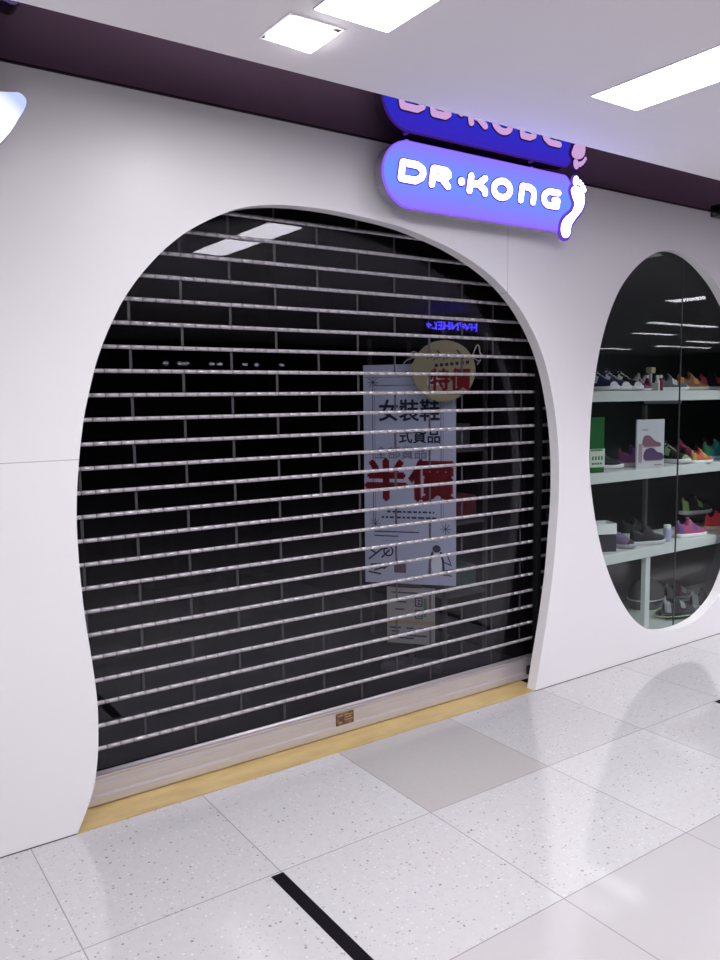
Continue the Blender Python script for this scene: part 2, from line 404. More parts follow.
# ------------------------------------------------------------------ illuminated sign
SF = -.11
sg = empty('illuminated_sign', (2.44, SF+.04, 2.19), 0, 'violet pill-shaped light box with white letters DR KONG and a white footprint above the shutter', 'sign')
def sc(o, parent=sg):
    o.parent = parent; o.matrix_parent_inverse = Matrix.Translation(-sg.location) if parent is sg else Matrix.Identity(4); return o
def pill(x0, x1, z0, z1, n=16):
    r = (z1-z0)/2; cz = (z0+z1)/2
    return [(x0+r+r*math.cos(t), cz+r*math.sin(t)) for t in (PI/2+PI*i/n for i in range(n+1))] + [(x1-r*.5+r*.5*math.cos(t), cz+r*math.sin(t)) for t in (-PI/2+PI*i/n for i in range(n+1))]
sc(obj('light_box_case', prism(bmesh.new(), pill(1.895, 2.985, 2.192, 2.448), SF+.0125, -.05), M_case))
sc(obj('face_rim', prism(bmesh.new(), pill(1.894, 2.986, 2.191, 2.449), SF+.004, SF+.012), M_rim))
sc(obj('sign_face', prism(bmesh.new(), pill(1.899, 2.981, 2.196, 2.444), SF, SF+.0035), M_face))
for x in (2.1, 2.75):
    sc(obj('mounting_bracket', B(x-.015, x+.015, -.05, 0.0, 2.30, 2.34), M_case))
for x, z in ((2.02, 2.449), (2.72, 2.449)):
    sc(obj('fixing_clip', B(x-.006, x+.006, SF+.01, SF+.03, z-.002, z+.006, .001), M_rim))
zt, zb = 2.372, 2.286; zm = (zt+zb)/2; W_ = .0255; h = W_/2
def sl(pts): return [(x + (z-zb)*.17, z) for x, z in pts]
T, Bm = zt-h, zb+h
def letter(bmfun):
    b1 = bmesh.new(); bmfun(b1, W_+.012, SF-.003, SF); sc(obj('letter_outline', b1, M_outline))
    b2 = bmesh.new(); bmfun(b2, W_, SF-.009, SF-.003); return sc(obj('letter', b2, M_letter))
def Dl(b, w, y0, y1): stroke(b, sl([(1.972, T), (2.045, T), (2.074, T-.014), (2.078, zm), (2.070, Bm+.014), (2.045, Bm), (1.972, Bm), (1.972, T-.004)]), w, y0, y1); 
def Rl(b, w, y0, y1): stroke(b, sl([(2.128, Bm-.002), (2.128, T), (2.19, T), (2.208, T-.010), (2.208, zm+.012), (2.19, zm-.002), (2.150, zm-.002)]), w, y0, y1); stroke(b, sl([(2.178, zm-.004), (2.213, Bm)]), w, y0, y1)
def Pt(b, w, y0, y1): prism(b, ell(2.288, zm, w*.6, w*.6, 16), y0, y1)
def Kl(b, w, y0, y1): stroke(b, sl([(2.330, Bm), (2.330, T)]), w, y0, y1); stroke(b, sl([(2.408, T), (2.375, zm+.004), (2.345, zm)]), w, y0, y1); stroke(b, sl([(2.372, zm+.004), (2.415, zm-.018), (2.418, Bm)]), w, y0, y1)
def Ol(b, w, y0, y1): stroke(b, sl(ell(2.512, zm, .048, .034, 18)), w, y0, y1, True)
def Nl(b, w, y0, y1): stroke(b, sl([(2.630, Bm), (2.630, T), (2.675, T), (2.700, T-.010), (2.707, zm), (2.707, Bm)]), w, y0, y1)
def Gl(b, w, y0, y1): stroke(b, sl([(2.862, T), (2.80, T), (2.776, T-.014), (2.770, zm), (2.778, Bm+.012), (2.80, Bm), (2.862, Bm), (2.862, zm-.004), (2.838, zm-.004)]), w, y0, y1)
for fn in (Dl, Rl, Pt, Kl, Ol, Nl, Gl): letter(fn)
# footprint emblem
foot = smoothpts([(2.892, 2.200), (2.905, 2.172), (2.930, 2.170), (2.948, 2.190), (2.955, 2.225), (2.985, 2.262), (3.020, 2.295), (3.042, 2.335), (3.040, 2.375), (3.015, 2.400), (2.975, 2.402), (2.957, 2.385), (2.968, 2.355), (2.982, 2.325), (2.965, 2.290), (2.925, 2.262), (2.900, 2.235)], True, 4)
def grow(pts, g):
    n = len(pts); out = []
    for i in range(n):
        ax, az = pts[i-1]; bx, bz = pts[(i+1) % n]; d = math.hypot(bx-ax, bz-az) or 1
        out.append((pts[i][0]+(bz-az)/d*g, pts[i][1]-(bx-ax)/d*g))
    return out
fb = sc(obj('footprint_backing', prism(bmesh.new(), grow(foot, .014), SF-.006, SF+.006), M_outline))
em = sc(obj('footprint_emblem', prism(bmesh.new(), foot, SF-.012, SF-.006), M_letter))
for cx, cz, rx, rz in ((2.985, 2.428, .015, .022), (3.012, 2.424, .008, .012), (3.028, 2.416, .007, .010), (3.040, 2.406, .006, .009), (3.049, 2.394, .005, .008)):
    bm = prism(bmesh.new(), ell(cx, cz, rx, rz, 16, -.25), SF-.012, SF-.006); t = obj('toe', bm, M_letter); t.parent = em
    bm = prism(bmesh.new(), ell(cx, cz, rx+.008, rz+.008, 16, -.25), SF-.006, SF+.004); t = obj('toe_backing', bm, M_outline); t.parent = fb
# left neighbour sign
lp = smoothpts([(.521, 2.184), (.556, 2.228), (.579, 2.266), (.600, 2.303), (.603, 2.329), (.584, 2.346), (.556, 2.343), (.50, 2.334), (.38, 2.31), (.24, 2.24), (.16, 2.14), (.15, 2.05), (.22, 1.99), (.34, 2.01), (.44, 2.08)], True, 4)
ls = empty('illuminated_sign', (.38, -.03, 1.98), 0, 'bluish white glowing sign whose rounded tip enters at the top left edge', 'sign')
def lc(o): o.parent = ls; o.matrix_parent_inverse = Matrix.Translation(-ls.location); return o
lc(obj('light_box_case', prism(bmesh.new(), grow(lp, -.002), -.102, -.03), M_case))
Mf = glow('left_sign_face', (.9, .95, 1.3), 1)
tc = N(Mf, 'ShaderNodeTexCoord'); sx = N(Mf, 'ShaderNodeVectorMath', operation='DISTANCE'); sx.inputs[1].default_value = (.47, -.11, 2.20)
rp = N(Mf, 'ShaderNodeValToRGB'); rp.color_ramp.elements[0].position = .10; rp.color_ramp.elements[1].position = .16
rp.color_ramp.elements[0].color = (1, 1, 1, 1); rp.color_ramp.elements[1].color = (.42, .50, .98, 1)
L(Mf, tc.outputs['Object'], sx.inputs[0]); L(Mf, sx.outputs['Value'], rp.inputs[0])
em_ = [n for n in Mf.node_tree.nodes if n.type == 'EMISSION'][0]; L(Mf, rp.outputs[0], em_.inputs[0]); em_.inputs[1].default_value = 1.3
lc(obj('sign_face', prism(bmesh.new(), grow(lp, -.004), -.11, -.1025), Mf))
lc(obj('mounting_bracket', B(.35, .38, -.03, 0, 2.15, 2.19), M_case))

# ------------------------------------------------------------------ ceiling lights
def lamp(x0, x1, y0, y1, power, label, z=2.455, light=True, mm=None):
    t = empty('ceiling_light', ((x0+x1)/2, (y0+y1)/2, z), 0, label, 'light', 'rectangular panel lights set in the ceiling')
    w, d = (x1-x0)/2, (y1-y0)/2
    obj('diffuser', B(-w, w, -d, d, -.006, -.001), mm or M_lamp, t)
    bm = bmesh.new()
    for a in ((-w-.004, -w, -d-.004, d+.004), (w, w+.004, -d-.004, d+.004), (-w, w, -d-.004, -d), (-w, w, d, d+.004)): box(bm, *a, -.005, 0)
    obj('frame', bm, M_ceil, t)
    if light:
        la = bpy.data.lights.new('panel_light', 'AREA'); la.shape = 'RECTANGLE'; la.size = x1-x0; la.size_y = y1-y0; la.energy = power; la.spread = math.radians(135); la.color = (.985, .975, 1)
        lo = bpy.data.objects.new('panel_light', la); col.objects.link(lo); lo.location = ((x0+x1)/2, (y0+y1)/2, z-.012)
    return t
P = 13
lamp(1.160, 1.395, -2.25, -.806, P, 'long rectangular ceiling light cut by the top edge, beside the small square light')
lamp(2.256, 2.495, -2.25, -.803, P*1.35, 'long rectangular ceiling light at the top right')
# unseen lights added for even fill, then far strips seen only as reflections
for (x0, x1, y0, y1, pw) in ((.06, .30, -2.25, -.8, P*.75), (-1.04, -.8, -2.25, -.8, P*.6), (-2.2, -1.96, -2.6, -.8, P*.5), (4.62, 4.86, -2.25, -.8, P*1.9), (4.98, 5.18, -1.7, -.8, P*2.2),
                              (-.6, .2, -4.6, -4.3, P*1.4), (-2.6, -1.8, -4.6, -4.3, P), (-.6, .2, -6.6, -6.3, P)):
    lamp(x0, x1, y0, y1, pw, 'added rectangular fill light outside the frame that lights the corridor', mm=M_lampfill)
for (x0, x1, y0, y1) in ((7.7, 7.95, -2.55, -1.95), (9.8, 11.4, -4.28, -4.12), (11.2, 12.2, -5.55, -5.39), (14.0, 15.1, -8.6, -8.4), (14.5, 16.5, -7.5, -7.35), (13.9, 14.9, -6.35, -6.2)):
    lamp(x0, x1, y0, y1, P, 'strip ceiling light far down the corridor, mirrored as a dash in the oval window', mm=M_lamp)
# small square recessed downlight with a tilted panel
sq = empty('downlight', (1.205, -.662, 2.455), 0, 'small square recessed downlight with a dark gap, nearest the sloping ceiling edge', 'light')
bm = bmesh.new(); w = .083
for a in ((-w-.006, -w, -w-.006, w+.006), (w, w+.006, -w-.006, w+.006), (-w, w, -w-.006, -w), (-w, w, w, w+.006)): box(bm, *a, -.004, 0)
obj('frame', bm, M_ceil, sq)
obj('housing', B(-w, w, -w, w, -.002, -.0005), M_black, sq)
bm = B(-.075, .071, -.075, .069, -.012, -.006, .001)
bm.transform(Matrix.Rotation(.05, 4, 'Y')); obj('diffuser', bm, M_lamp, sq)
obj('bulb_cover', B(-.016, .016, -.045, -.015, -.018, -.010, .003), M_lamp, sq)
la = bpy.data.lights.new('downlight', 'AREA'); la.size = .14; la.energy = 3; lo = bpy.data.objects.new('downlight', la); col.objects.link(lo); lo.location = (1.203, -.665, 2.425)
# tiny spots far across the corridor
for x in (4.72, 4.95, 5.06, 5.50, 5.64, 6.09, 6.31, 6.79):
    t = empty('spotlight', (x, -9.2, 2.04), 0, 'tiny white spotlight across the corridor, mirrored as a bright speck in the shutter', 'spotlight', 'tiny spotlights on the shop across the corridor')
    bm = bmesh.new(); tube(bm, [(0, 0, 0), (0, .09, -.01)], [.03, .042], 12); obj('lamp_head', bm, M_case, t)
    bm = bmesh.new(); prism(bm, ell(0, -.01, .05, .022, 12), .09, .095); obj('bulb', bm, M_letter, t)
    obj('track_bracket', B(-.01, .01, -.8, .02, .0, .03), M_black, t)
# blue sign on the opposite side, seen reversed in the shutter
def mirrored(px, py, Y):
    h = at(px, py, D); d = (h-CP); d.y = -d.y; return h + d*((Y-h.y)/d.y)
na, nb = mirrored(429, 326.5, -4.0), mirrored(475, 326.5, -4.0)
bs = empty('neon_sign', ((na.x+nb.x)/2, -4.0, (na.z+nb.z)/2), 0, 'blue neon sign across the corridor, mirrored in the shutter above the round card', 'sign')
bm = bmesh.new(); add_text(bm, 'HWNHEL+', .125, 0, 0, 0, 1.3, .0015)
obj('neon_letters', bm, glow('blue_neon', (.10, .07, 1.6), 30), bs, rot=(0, 0, PI))
obj('hanger', B(-.40, .40, -.04, -.02, -.085, -.075), M_black, bs)
for x in (-.38, .38): obj('hanger_rod', B(x-.004, x+.004, -.034, -.026, -.085, 2.455-(na.z+nb.z)/2), M_black, bs)

# wall-top fitting, right
t = empty('wall_sensor', (4.31, -.03, 2.455), 0, 'small black fitting at the wall top above the oval window', 'sensor')
obj('housing', B(-.06, .09, -.03, .03, -.022, .006, .006), M_black, t); bm = bmesh.new(); tube(bm, [(-.06, 0, -.008), (-.085, 0, -.004)], [.012, .006], 10); obj('nozzle', bm, M_black, t)

# floor tapes
tag(obj('floor_tape', B(1.0790, 1.1215, -1.85, -.599, .0002, .0012), M_tape), 'black tape strip on the floor running out of the bottom edge', 'tape')
tag(obj('floor_tape', B(3.452, 3.50, -1.85, -.599, .0002, .0012), M_tape), 'black tape end on the floor at the right edge of the photo', 'tape')

# ------------------------------------------------------------------ poster stand inside the shop
AZ = math.radians(50); PC = Vector((2.572, .598, 0)); RZ = -AZ  # local +x runs along the board, local -y faces the corridor
pst = empty('poster_stand', (2.572, .60, 0), RZ, 'tall pale blue sale poster with red characters on a stand behind the shutter', 'poster stand')
def poster(name, bm, mm, **k):
    return obj(name, bm, mm, pst, **k)
hw = .243
poster('poster_board', B(-hw, hw, 0, .012, .472, 1.620, .002), M_paper)
bm = bmesh.new()
for a in ((-.195, -.192, .80, 1.50), (-.183, -.1815, .80, 1.50), (.165, .168, .80, 1.45), (.177, .1785, .80, 1.45)): box(bm, a[0], a[1], -.0012, -.0002, a[2], a[3])
for a in ((-.19, .10, 1.512, 1.515), (-.23, .05, 1.555, 1.557), (-.19, .05, .745, .751), (-.19, -.06, .722, .728), (-.15, .15, .70, .701)): box(bm, a[0], a[1], -.0012, -.0002, a[2], a[3])
for cx, cz in ((-.19, 1.53), (-.185, .79), (.19, .77)):
    for q in range(4):
        c, s = math.cos(q*PI/4)*.028, math.sin(q*PI/4)*.028; stroke(bm, [(cx-c, cz-s), (cx+c, cz+s)], .003, -.0014, -.0004)
poster('poster_lines', bm, M_ink)
bm = bmesh.new(); add_text(bm, '女裝鞋', .118, 0, -.001, 1.375, .92, .0025); add_text(bm, '式貨品', .078, .055, -.001, 1.245, .95, .0018)
poster('headline_characters', bm, M_ink)
bm = bmesh.new(); add_text(bm, '全部貨品', .07, -.045, -.001, 1.16, 1.0, .001)
poster('grey_characters', bm, M_greyink)
bm = bmesh.new(); add_text(bm, '半價', .225, -.002, -.001, 1.005, 1.08, .009)
poster('red_characters', bm, M_red)
bm = bmesh.new(); 
for zz, x0, x1 in ((.855, -.12, .13), (.825, -.15, .15)):
    x = x0
    while x < x1:
        l = random.uniform(.012, .035); box(bm, x, min(x+l, x1), -.0012, -.0002, zz-.005, zz+.005); x += l+.008
poster('small_print', bm, M_ink)
# drawings: twigs, a ringed ball, a hut and a penguin
bm = bmesh.new()
for a in ([(-.23, .66), (-.18, .63)], [(-.22, .60), (-.15, .655), (-.12, .66)], [(-.21, .57), (-.12, .575)], [(-.15, .61), (-.11, .65)], [(-.22, .53), (-.16, .52)], [(-.14, .55), (-.10, .58)], [(-.19, .54), (-.13, .56)]): stroke(bm, a, .009, -.0014, -.0004)
stroke(bm, ell(-.115, .645, .024, .026, 16), .008, -.0014, -.0004, True)
for a in ([(.17, .60), (.22, .58)], [(.18, .55), (.23, .56)], [(.2, .63), (.215, .59)], [(.17, .53), (.22, .525)]): stroke(bm, a, .006, -.0014, -.0004)
prism(bm, ell(.142, .665, .022, .02, 16), -.0014, -.0004)
for s in (-1, 1): stroke(bm, [(.142+s*.022, .645), (.142+s*.034, .60), (.142+s*.038, .535)], .012, -.0014, -.0004)
poster('line_drawings', bm, M_ink)
bm = bmesh.new(); prism(bm, [(-.085, .53), (-.02, .53), (-.02, .575), (-.0525, .598), (-.085, .575)], -.0014, -.0004); poster('hut_drawing', bm, mat('hut_brown', (.13, .08, .10), .6))
bm = bmesh.new(); prism(bm, ell(.142, .585, .028, .058, 20), -.0018, -.0004); poster('penguin_belly', bm, mat('poster_white', (.75, .78, .85), .6))
# lower notice and the stand itself
poster('stand_post', B(-.012, .012, .014, .034, .03, 1.5, .002), M_dim)
poster('stand_foot', B(-.16, .16, -.02, .14, 0, .03, .004), M_dim)
bm = B(-.125, .132, -.004, .006, .150, .452, .001); poster('notice_board', bm, M_paper2)
bm = bmesh.new(); z = .43
for z, spans in ((.425, [(-.10, .04)]), (.395, [(-.07, -.02)]), (.375, [(-.08, -.02)]), (.335, [(-.08, -.03)]), (.300, [(-.05, 0.0)]), (.235, [(-.11, -.05), (-.02, .02), (.05, .07)]), (.215, [(-.10, -.06), (-.01, .03)]), (.195, [(-.10, .09)]), (.18, [(-.09, .02)])):
    for a, b2 in spans: box(bm, a, b2, -.0052, -.0042, z-.004, z+.004)
for z, x in ((.375, .03), (.31, .03)):
    stroke(bm, [(x, z+.025), (x+.035, z+.025), (x+.035, z-.02), (x, z-.02)], .006, -.0052, -.0042, True); stroke(bm, [(x+.01, z+.012), (x+.025, z+.012), (x+.012, z-.008), (x+.028, z-.008)], .005, -.0052, -.0042)
poster('notice_print', bm, M_ink)
bm = B(-.125, .132, -.0048, -.0040, .255, .278); poster('notice_band', bm, mat('notice_gold', (.34, .27, .15), .6))
bm = B(.072, .09, -.0050, -.0040, .30, .40); poster('notice_green_mark', bm, mat('notice_green', (.08, .20, .10), .6))
poster('hanging_clip', B(-.10, .06, -.006, 0, .452, .472, .001), M_black)

# round cream card hanging in front of the poster
nrm = Vector((-math.sin(AZ), -math.cos(AZ), 0)); c0 = Vector((2.690, .452, 1.58)) + nrm*.06
rc = empty('round_card', c0, RZ, 'round cream hanging card with red characters in front of the tall poster', 'card')
obj('card_disc', prism(bmesh.new(), ell(0, 0, .160, .152, 40), 0, .005), M_cream, rc)
bm = bmesh.new(); add_text(bm, '特價', .115, .035, -.0012, -.052, .9, .004); obj('red_characters', bm, M_red, rc)
bm = bmesh.new()
for i in range(7):
    x = -.035+.026*i; box(bm, x-.008, x+.008, -.0014, -.0004, .020+.002*i, .036+.002*i)
stroke(bm, [(-.03, .10), (-.015, .085)], .006, -.0014, -.0004); stroke(bm, [(.07, .10), (.09, .075)], .007, -.0014, -.0004)
for i in range(12): stroke(bm, [(-.08+.016*i, .060+.008*math.sin(i*2.1)), (-.072+.016*i, .070+.006*math.cos(i*1.7))], .004, -.0014, -.0004)
obj('dark_print', bm, M_ink, rc)
bm = B(-.08, -.015, -.0016, -.0004, -.07, -.03); obj('white_patch', bm, mat('card_white', (.7, .66, .62), .6), rc)
for s, pts in ((-1, [(-.12, .085), (-.15, .10), (-.165, .085), (-.15, .07), (-.13, .078)]), (-1, [(-.15, .07), (-.19, .055), (-.20, .035), (-.17, .03), (-.15, .045)]), (1, [(.145, .07), (.165, .12), (.178, .115), (.182, .085), (.20, .07)]), (1, [(.15, .06), (.175, .045), (.185, .05), (.17, .03)])):
    obj('scroll_ornament', stroke(bmesh.new(), smoothpts(pts, False, 4), .0055, 0, .004), mat('scroll_cream', (.45, .42, .38), .6), rc)
obj('hanging_thread', B(-.001, .001, .001, .003, .15, 1.30), M_black, rc)

# ------------------------------------------------------------------ oval window display
GY = .0565; GX = at(681, 350, .058).x
for i, (x0, x1) in enumerate(((3.20, GX-.003), (GX+.003, 5.1))):
    o = struct('window_%d' % (i+1), B(x0, x1, GY, GY+.003, .09, 2.4), M_glass)
struct('trim_2', B(GX-.003, GX+.003, GY-.001, GY+.006, .09, 2.4), mat('glass_edge', (.03, .045, .04), .3))
SY0, SY1 = .145, .50
SH = [1.472, 1.030, .570]; TH = .058
shl = []
names = ['top', 'middle', 'lowest']
for z, nm in zip(SH, names):
    t = empty('display_shelf', (4.5, SY0, z-TH), 0, 'white display shelf, %s of the three in the oval window' % nm, 'shelf')
    obj('shelf_board', B(-1.27, 1.27, .0, SY1-SY0, 0, TH, .003), M_shelf, t)
    for ux in (at(645, 410, .517).x, at(645, 410, .517).x+.9): obj('shelf_bracket', B(ux-4.5-.008, ux-4.5+.008, .12, SY1-SY0+.02, -.022, -.001), M_alu, t)
pt = at(645, 600, .17)
tag(obj('support_post', B(pt.x-.022, pt.x+.022, .155, .185, .087, SH[2]-TH-.001, .002), M_shelf), 'white upright post under the lowest shelf in the oval window', 'post')
for i, (x, z0, z1) in enumerate(((at(645, 410, .517).x, SH[1]+.001, SH[0]-TH-.032), (at(645, 500, .517).x, SH[2]+.001, SH[1]-TH-.032))):
    tag(obj('shelf_upright', B(x-.012, x+.012, .505, .53, z0, z1, .002), cm((.20, .20, .21))), 'thin grey metal upright behind the %s' % ('picture card' if i == 0 else 'black sneakers of the lowest shelf'), 'upright')

# sneakers -------------------------------------------------------------
def interp(t, tab):
    for (a, va), (b, vb) in zip(tab, tab[1:]):
        if t <= b:
            s = (t-a)/(b-a); s = s*s*(3-2*s); return va+(vb-va)*s
    return tab[-1][1]
WD = [(0, .012), (.04, .026), (.15, .033), (.4, .034), (.62, .043), (.78, .046), (.9, .038), (.97, .022), (1, .006)]
TP = [(0, .070), (.05, .092), (.14, .088), (.26, .074), (.34, .088), (.40, .092), (.55, .070), (.72, .050), (.88, .043), (.96, .034), (1, .026)]
def sneaker(loc, ang, label, upper, sole, accent, lace=(.8, .8, .8), Ln=.26, tilt=0, group=None, cat='shoe', lift=0):
    t = empty('sneaker', loc, ang, label, cat, group); sc_ = Ln/.26
    if tilt: t.rotation_euler = (0, tilt, ang)
    n = 22; m_ = 13; cs = lambda u: (1.1*math.sin(u*PI)*-.004)
    bm = bmesh.new(); rings = []
    for i in range(n+1):
        u = i/n; w = interp(u, WD); hgt = interp(u, TP); ctr = cs(u); ring = []
        for j in range(m_):
            a = PI*j/(m_-1); ca, sa = math.cos(a), math.sin(a)
            x = (abs(ca)**.75)*(1 if ca >= 0 else -1)*w; hgt *= 1.0; z = .020+(hgt*1.28-.020)*(sa**.8)
            x *= (1-.28*max(0, (z-.03))/.07)
            if .07 < u < .33 and sa > .80: z -= .060*min(1, (sa-.80)/.12)
            ring.append(bm.verts.new(((u-.5)*.26*sc_, (x+ctr)*sc_, z*sc_)))
        rings.append(ring)
    for i in range(n):
        u = (i+.5)/n
        for j in range(m_-1):
            f = bm.faces.new((rings[i][j], rings[i+1][j], rings[i+1][j+1], rings[i][j+1])); sa = math.sin(PI*(j+.5)/(m_-1))
            f.material_index = 2 if (.08 < u < .32 and sa > .85) else (1 if (u < .12 or (.45 < u < .60 and j in (1, 2, 3, m_-5, m_-4, m_-3)) or (u > .93)) else 0)
    bm.faces.new(rings[0]); bm.faces.new(rings[-1][::-1])
    obj('upper', bm, [cm(upper), cm(accent), cm((.02, .02, .025))], t, smooth=True)
    bm = bmesh.new(); lo_, hi_ = [], []
    us = [i/20 for i in range(21)]
    ol = [((u-.5)*.272*sc_, (interp(u, WD)+.005+cs(u))*sc_) for u in us] + [((u-.5)*.272*sc_, (-interp(u, WD)-.005+cs(u))*sc_) for u in reversed(us)]
    def zz(x): u = x/(.272*sc_)+.5; return (.012*max(0, u-.75)**2*16*.6)*sc_
    levels = [(.94, 0), (1, .005), (1.0, .020), (.95, .025)]
    rs = [[bm.verts.new((x*s, y*s, zz(x)+h_*sc_ + (.008*sc_*max(0, .3-(x/(.272*sc_)+.5)) if h_ > .01 else 0))) for x, y in ol] for s, h_ in levels]
    for A, C_ in zip(rs, rs[1:]):
        for k in range(len(ol)): bm.faces.new((A[k], A[(k+1) % len(ol)], C_[(k+1) % len(ol)], C_[k]))
    bm.faces.new(rs[0]); bm.faces.new(rs[-1][::-1])
    obj('sole', bm, cm(sole, .5), t, smooth=True)
    bm = bmesh.new()
    for q in range(5):
        u = .43+.055*q; h_ = interp(u, TP)*1.28; w = .019
        tube(bm, [((u-.5)*.26*sc_, (s_*w)*sc_, (h_-.004-.006*abs(s_))*sc_ + .003*sc_) for s_ in (-1, -.5, 0, .5, 1)], .0028*sc_, 6)
    obj('laces', bm, cm(lace), t, smooth=True)
    bm = bmesh.new(); 
    tube(bm, [((u-.5)*.26*sc_, 0, zv*sc_) for u, zv in ((.44, .105), (.38, .120), (.35, .126))], [.010*sc_, .012*sc_, .008*sc_], 8)
    for v in bm.verts: v.co.z = v.co.z
    obj('tongue', bm, cm(upper), t, smooth=True)
    if lift:
        pass
    return t
A0 = math.radians
W = (.78, .78, .80); K = (.015, .015, .02); NV = (.02, .025, .09); PU = (.12, .03, .16); MG = (.32, .03, .15); RD = (.62, .04, .06); GR = (.03, .22, .10); TQ = (.03, .20, .19)
def put(px, Y, shelf_z, *a, **k):
    p = at(px, {1.472: 388, 1.030: 462, .570: 540, .087: 600}[shelf_z], Y)
    return sneaker((p.x, Y, shelf_z+.0005), *a, **k)
# top shelf
put(598, .28, 1.472, A0(-88), 'navy sneaker with white toe, leftmost on the top shelf', NV, W, W, W)
put(610, .28, 1.472, A0(-88), 'navy and white sneaker, second from the left on the top shelf', (.05, .06, .16), W, W, W)
put(622, .28, 1.472, A0(-88), 'black and white sneaker, third from the left on the top shelf', K, W, W, W)
put(641.5, .19, 1.472, A0(-10), 'magenta sneaker on the top shelf left of the small bottles', MG, W, NV, W, Ln=.13)
put(636, .44, 1.472, A0(186), 'pale grey sneaker at the back of the top shelf behind the magenta one', (.35, .35, .38), W, (.5, .5, .5), W, Ln=.22)
put(672, .26, 1.472, A0(-30), 'grey and white sneaker on the top shelf just left of the glass seam', (.12, .12, .14), W, (.6, .6, .6), W, Ln=.2)
put(692, .26, 1.472, A0(-15), 'brown sneaker with orange accents on the top shelf right of the glass seam', (.18, .07, .03), (.5, .45, .38), (.50, .18, .05), W, Ln=.23)
put(714, .26, 1.472, A0(-12), 'black sneaker with pink heel at the right edge of the top shelf', K, W, (.55, .06, .12), (.6, .1, .2), Ln=.24)
# middle shelf
put(601, .33, 1.030, A0(-55), 'black sneaker with white sole beside the green card', K, W, NV, (.3, .3, .35), Ln=.24)
put(634, .30, 1.030, A0(-8), 'purple sneaker lying between the green card and the picture card', (.13, .04, .16), (.5, .45, .5), (.20, .04, .13), (.3, .1, .3), Ln=.25)
put(669, .31, 1.030, A0(-88), 'black sneaker with green trim on the middle shelf just left of the glass seam', K, W, (.25, .38, .20), (.5, .6, .4), Ln=.27)
put(684, .35, 1.030, A0(-80), 'maroon and black sneaker on the middle shelf right of the glass seam', (.20, .02, .07), W, K, (.4, .05, .1), Ln=.26)
put(701, .175, 1.030, A0(-6), 'orange red sneaker with white sole on the middle shelf', (.48, .10, .05), W, (.45, .30, .08), W, Ln=.18)
put(718, .25, 1.030, A0(-12), 'teal and green sneaker at the right edge of the middle shelf', TQ, (.35, .5, .7), GR, (.5, .6, .2), Ln=.26)
# lowest shelf
put(615, .29, .570, A0(-85), 'grey purple sneaker on the lowest shelf left of the black one', (.16, .10, .20), (.35, .33, .38), K, (.3, .25, .35), Ln=.25)
put(647, .22, .570, A0(-10), 'black sneaker at the front of the lowest shelf above the white post', K, (.5, .5, .52), K, (.1, .1, .1), Ln=.25)
put(636, .44, .570, A0(-6), 'dark sneaker at the back left of the lowest shelf', K, (.35, .35, .37), K, (.1, .1, .1), Ln=.25)
put(690, .22, .570, A0(-8), 'pink and purple sneaker with white sole on the lowest shelf at the seam', (.36, .07, .17), W, (.16, .07, .26), W, Ln=.24)
put(718, .27, .570, A0(-8), 'bright red sneaker at the right edge of the lowest shelf', (.80, .04, .05), (.75, .5, .45), (.7, .03, .04), (.8, .2, .2), Ln=.24)
put(663, .44, 1.472, A0(-4), 'dark grey sneaker at the back of the top shelf behind the bottles', (.06, .06, .07), (.3, .3, .32), K, (.2, .2, .2), Ln=.22)
put(707, .44, 1.030, A0(-4), 'dark maroon sneaker at the back of the middle shelf near the right edge', (.14, .02, .04), (.4, .4, .42), K, (.3, .1, .1), Ln=.25)
# raised green trimmed sneaker on a small stand behind
p = at(698, 510, .38)
t = empty('shoe_riser', (p.x, .40, .5705), 0, 'small clear riser holding the green trimmed sneaker on the lowest shelf', 'stand')
obj('riser_top', B(-.13, .13, -.05, .05, .085, .092, .001), M_glass, t)
for s in (-1, 1): obj('riser_leg', B(s*.125-.003, s*.125+.003, -.05, .05, 0, .085), M_glass, t)
sneaker((p.x, .40, .663), A0(-8), 'black sneaker with yellow green trim raised on a clear riser', K, (.6, .6, .62), (.25, .40, .12), (.6, .7, .3), Ln=.26)
# bottom of the window: dark shoes on a low tray
p = at(690, 598, .24)
t = empty('display_tray', (p.x, .225, .0855), 0, 'low oval black tray with a pale green rim on the floor of the oval window', 'tray')
bm = bmesh.new()
rr = [[bm.verts.new((a*math.cos(q), b_*math.sin(q), z)) for q in (2*PI*i/40 for i in range(40))] for a, b_, z in ((.30, .08, 0), (.35, .115, .022), (.355, .12, .022), (.30, .085, .005))]
for A, C_ in zip(rr, rr[1:]):
    for k in range(40): bm.faces.new((A[k], A[(k+1) % 40], C_[(k+1) % 40], C_[k]))
bm.faces.new(rr[0]); bm.faces.new(rr[-1])
obj('tray_dish', bm, M_black, t, smooth=True)
bm = bmesh.new(); tube(bm, [(.354*math.cos(q), .119*math.sin(q), .023) for q in (2*PI*i/40 for i in range(41))], .003, 6); obj('tray_rim', bm, cm((.35, .5, .25)), t, smooth=True)
for dx, y_, z_, a, lb, c1, c2 in ((-.15, .225, .0915, -8, 'black leather shoe, left one on the oval tray', K, K), (.14, .225, .0915, -8, 'black sneaker with a silver heel, right one on the oval tray', K, (.5, .5, .52)), (.22, .46, .086, -8, 'maroon dark sneaker behind the oval tray', (.08, .01, .03), (.15, .15, .16))):
    sneaker((p.x+dx, y_, z_), A0(a), lb, c1, c2, (.3, .3, .33), (.1, .1, .1), Ln=.25)
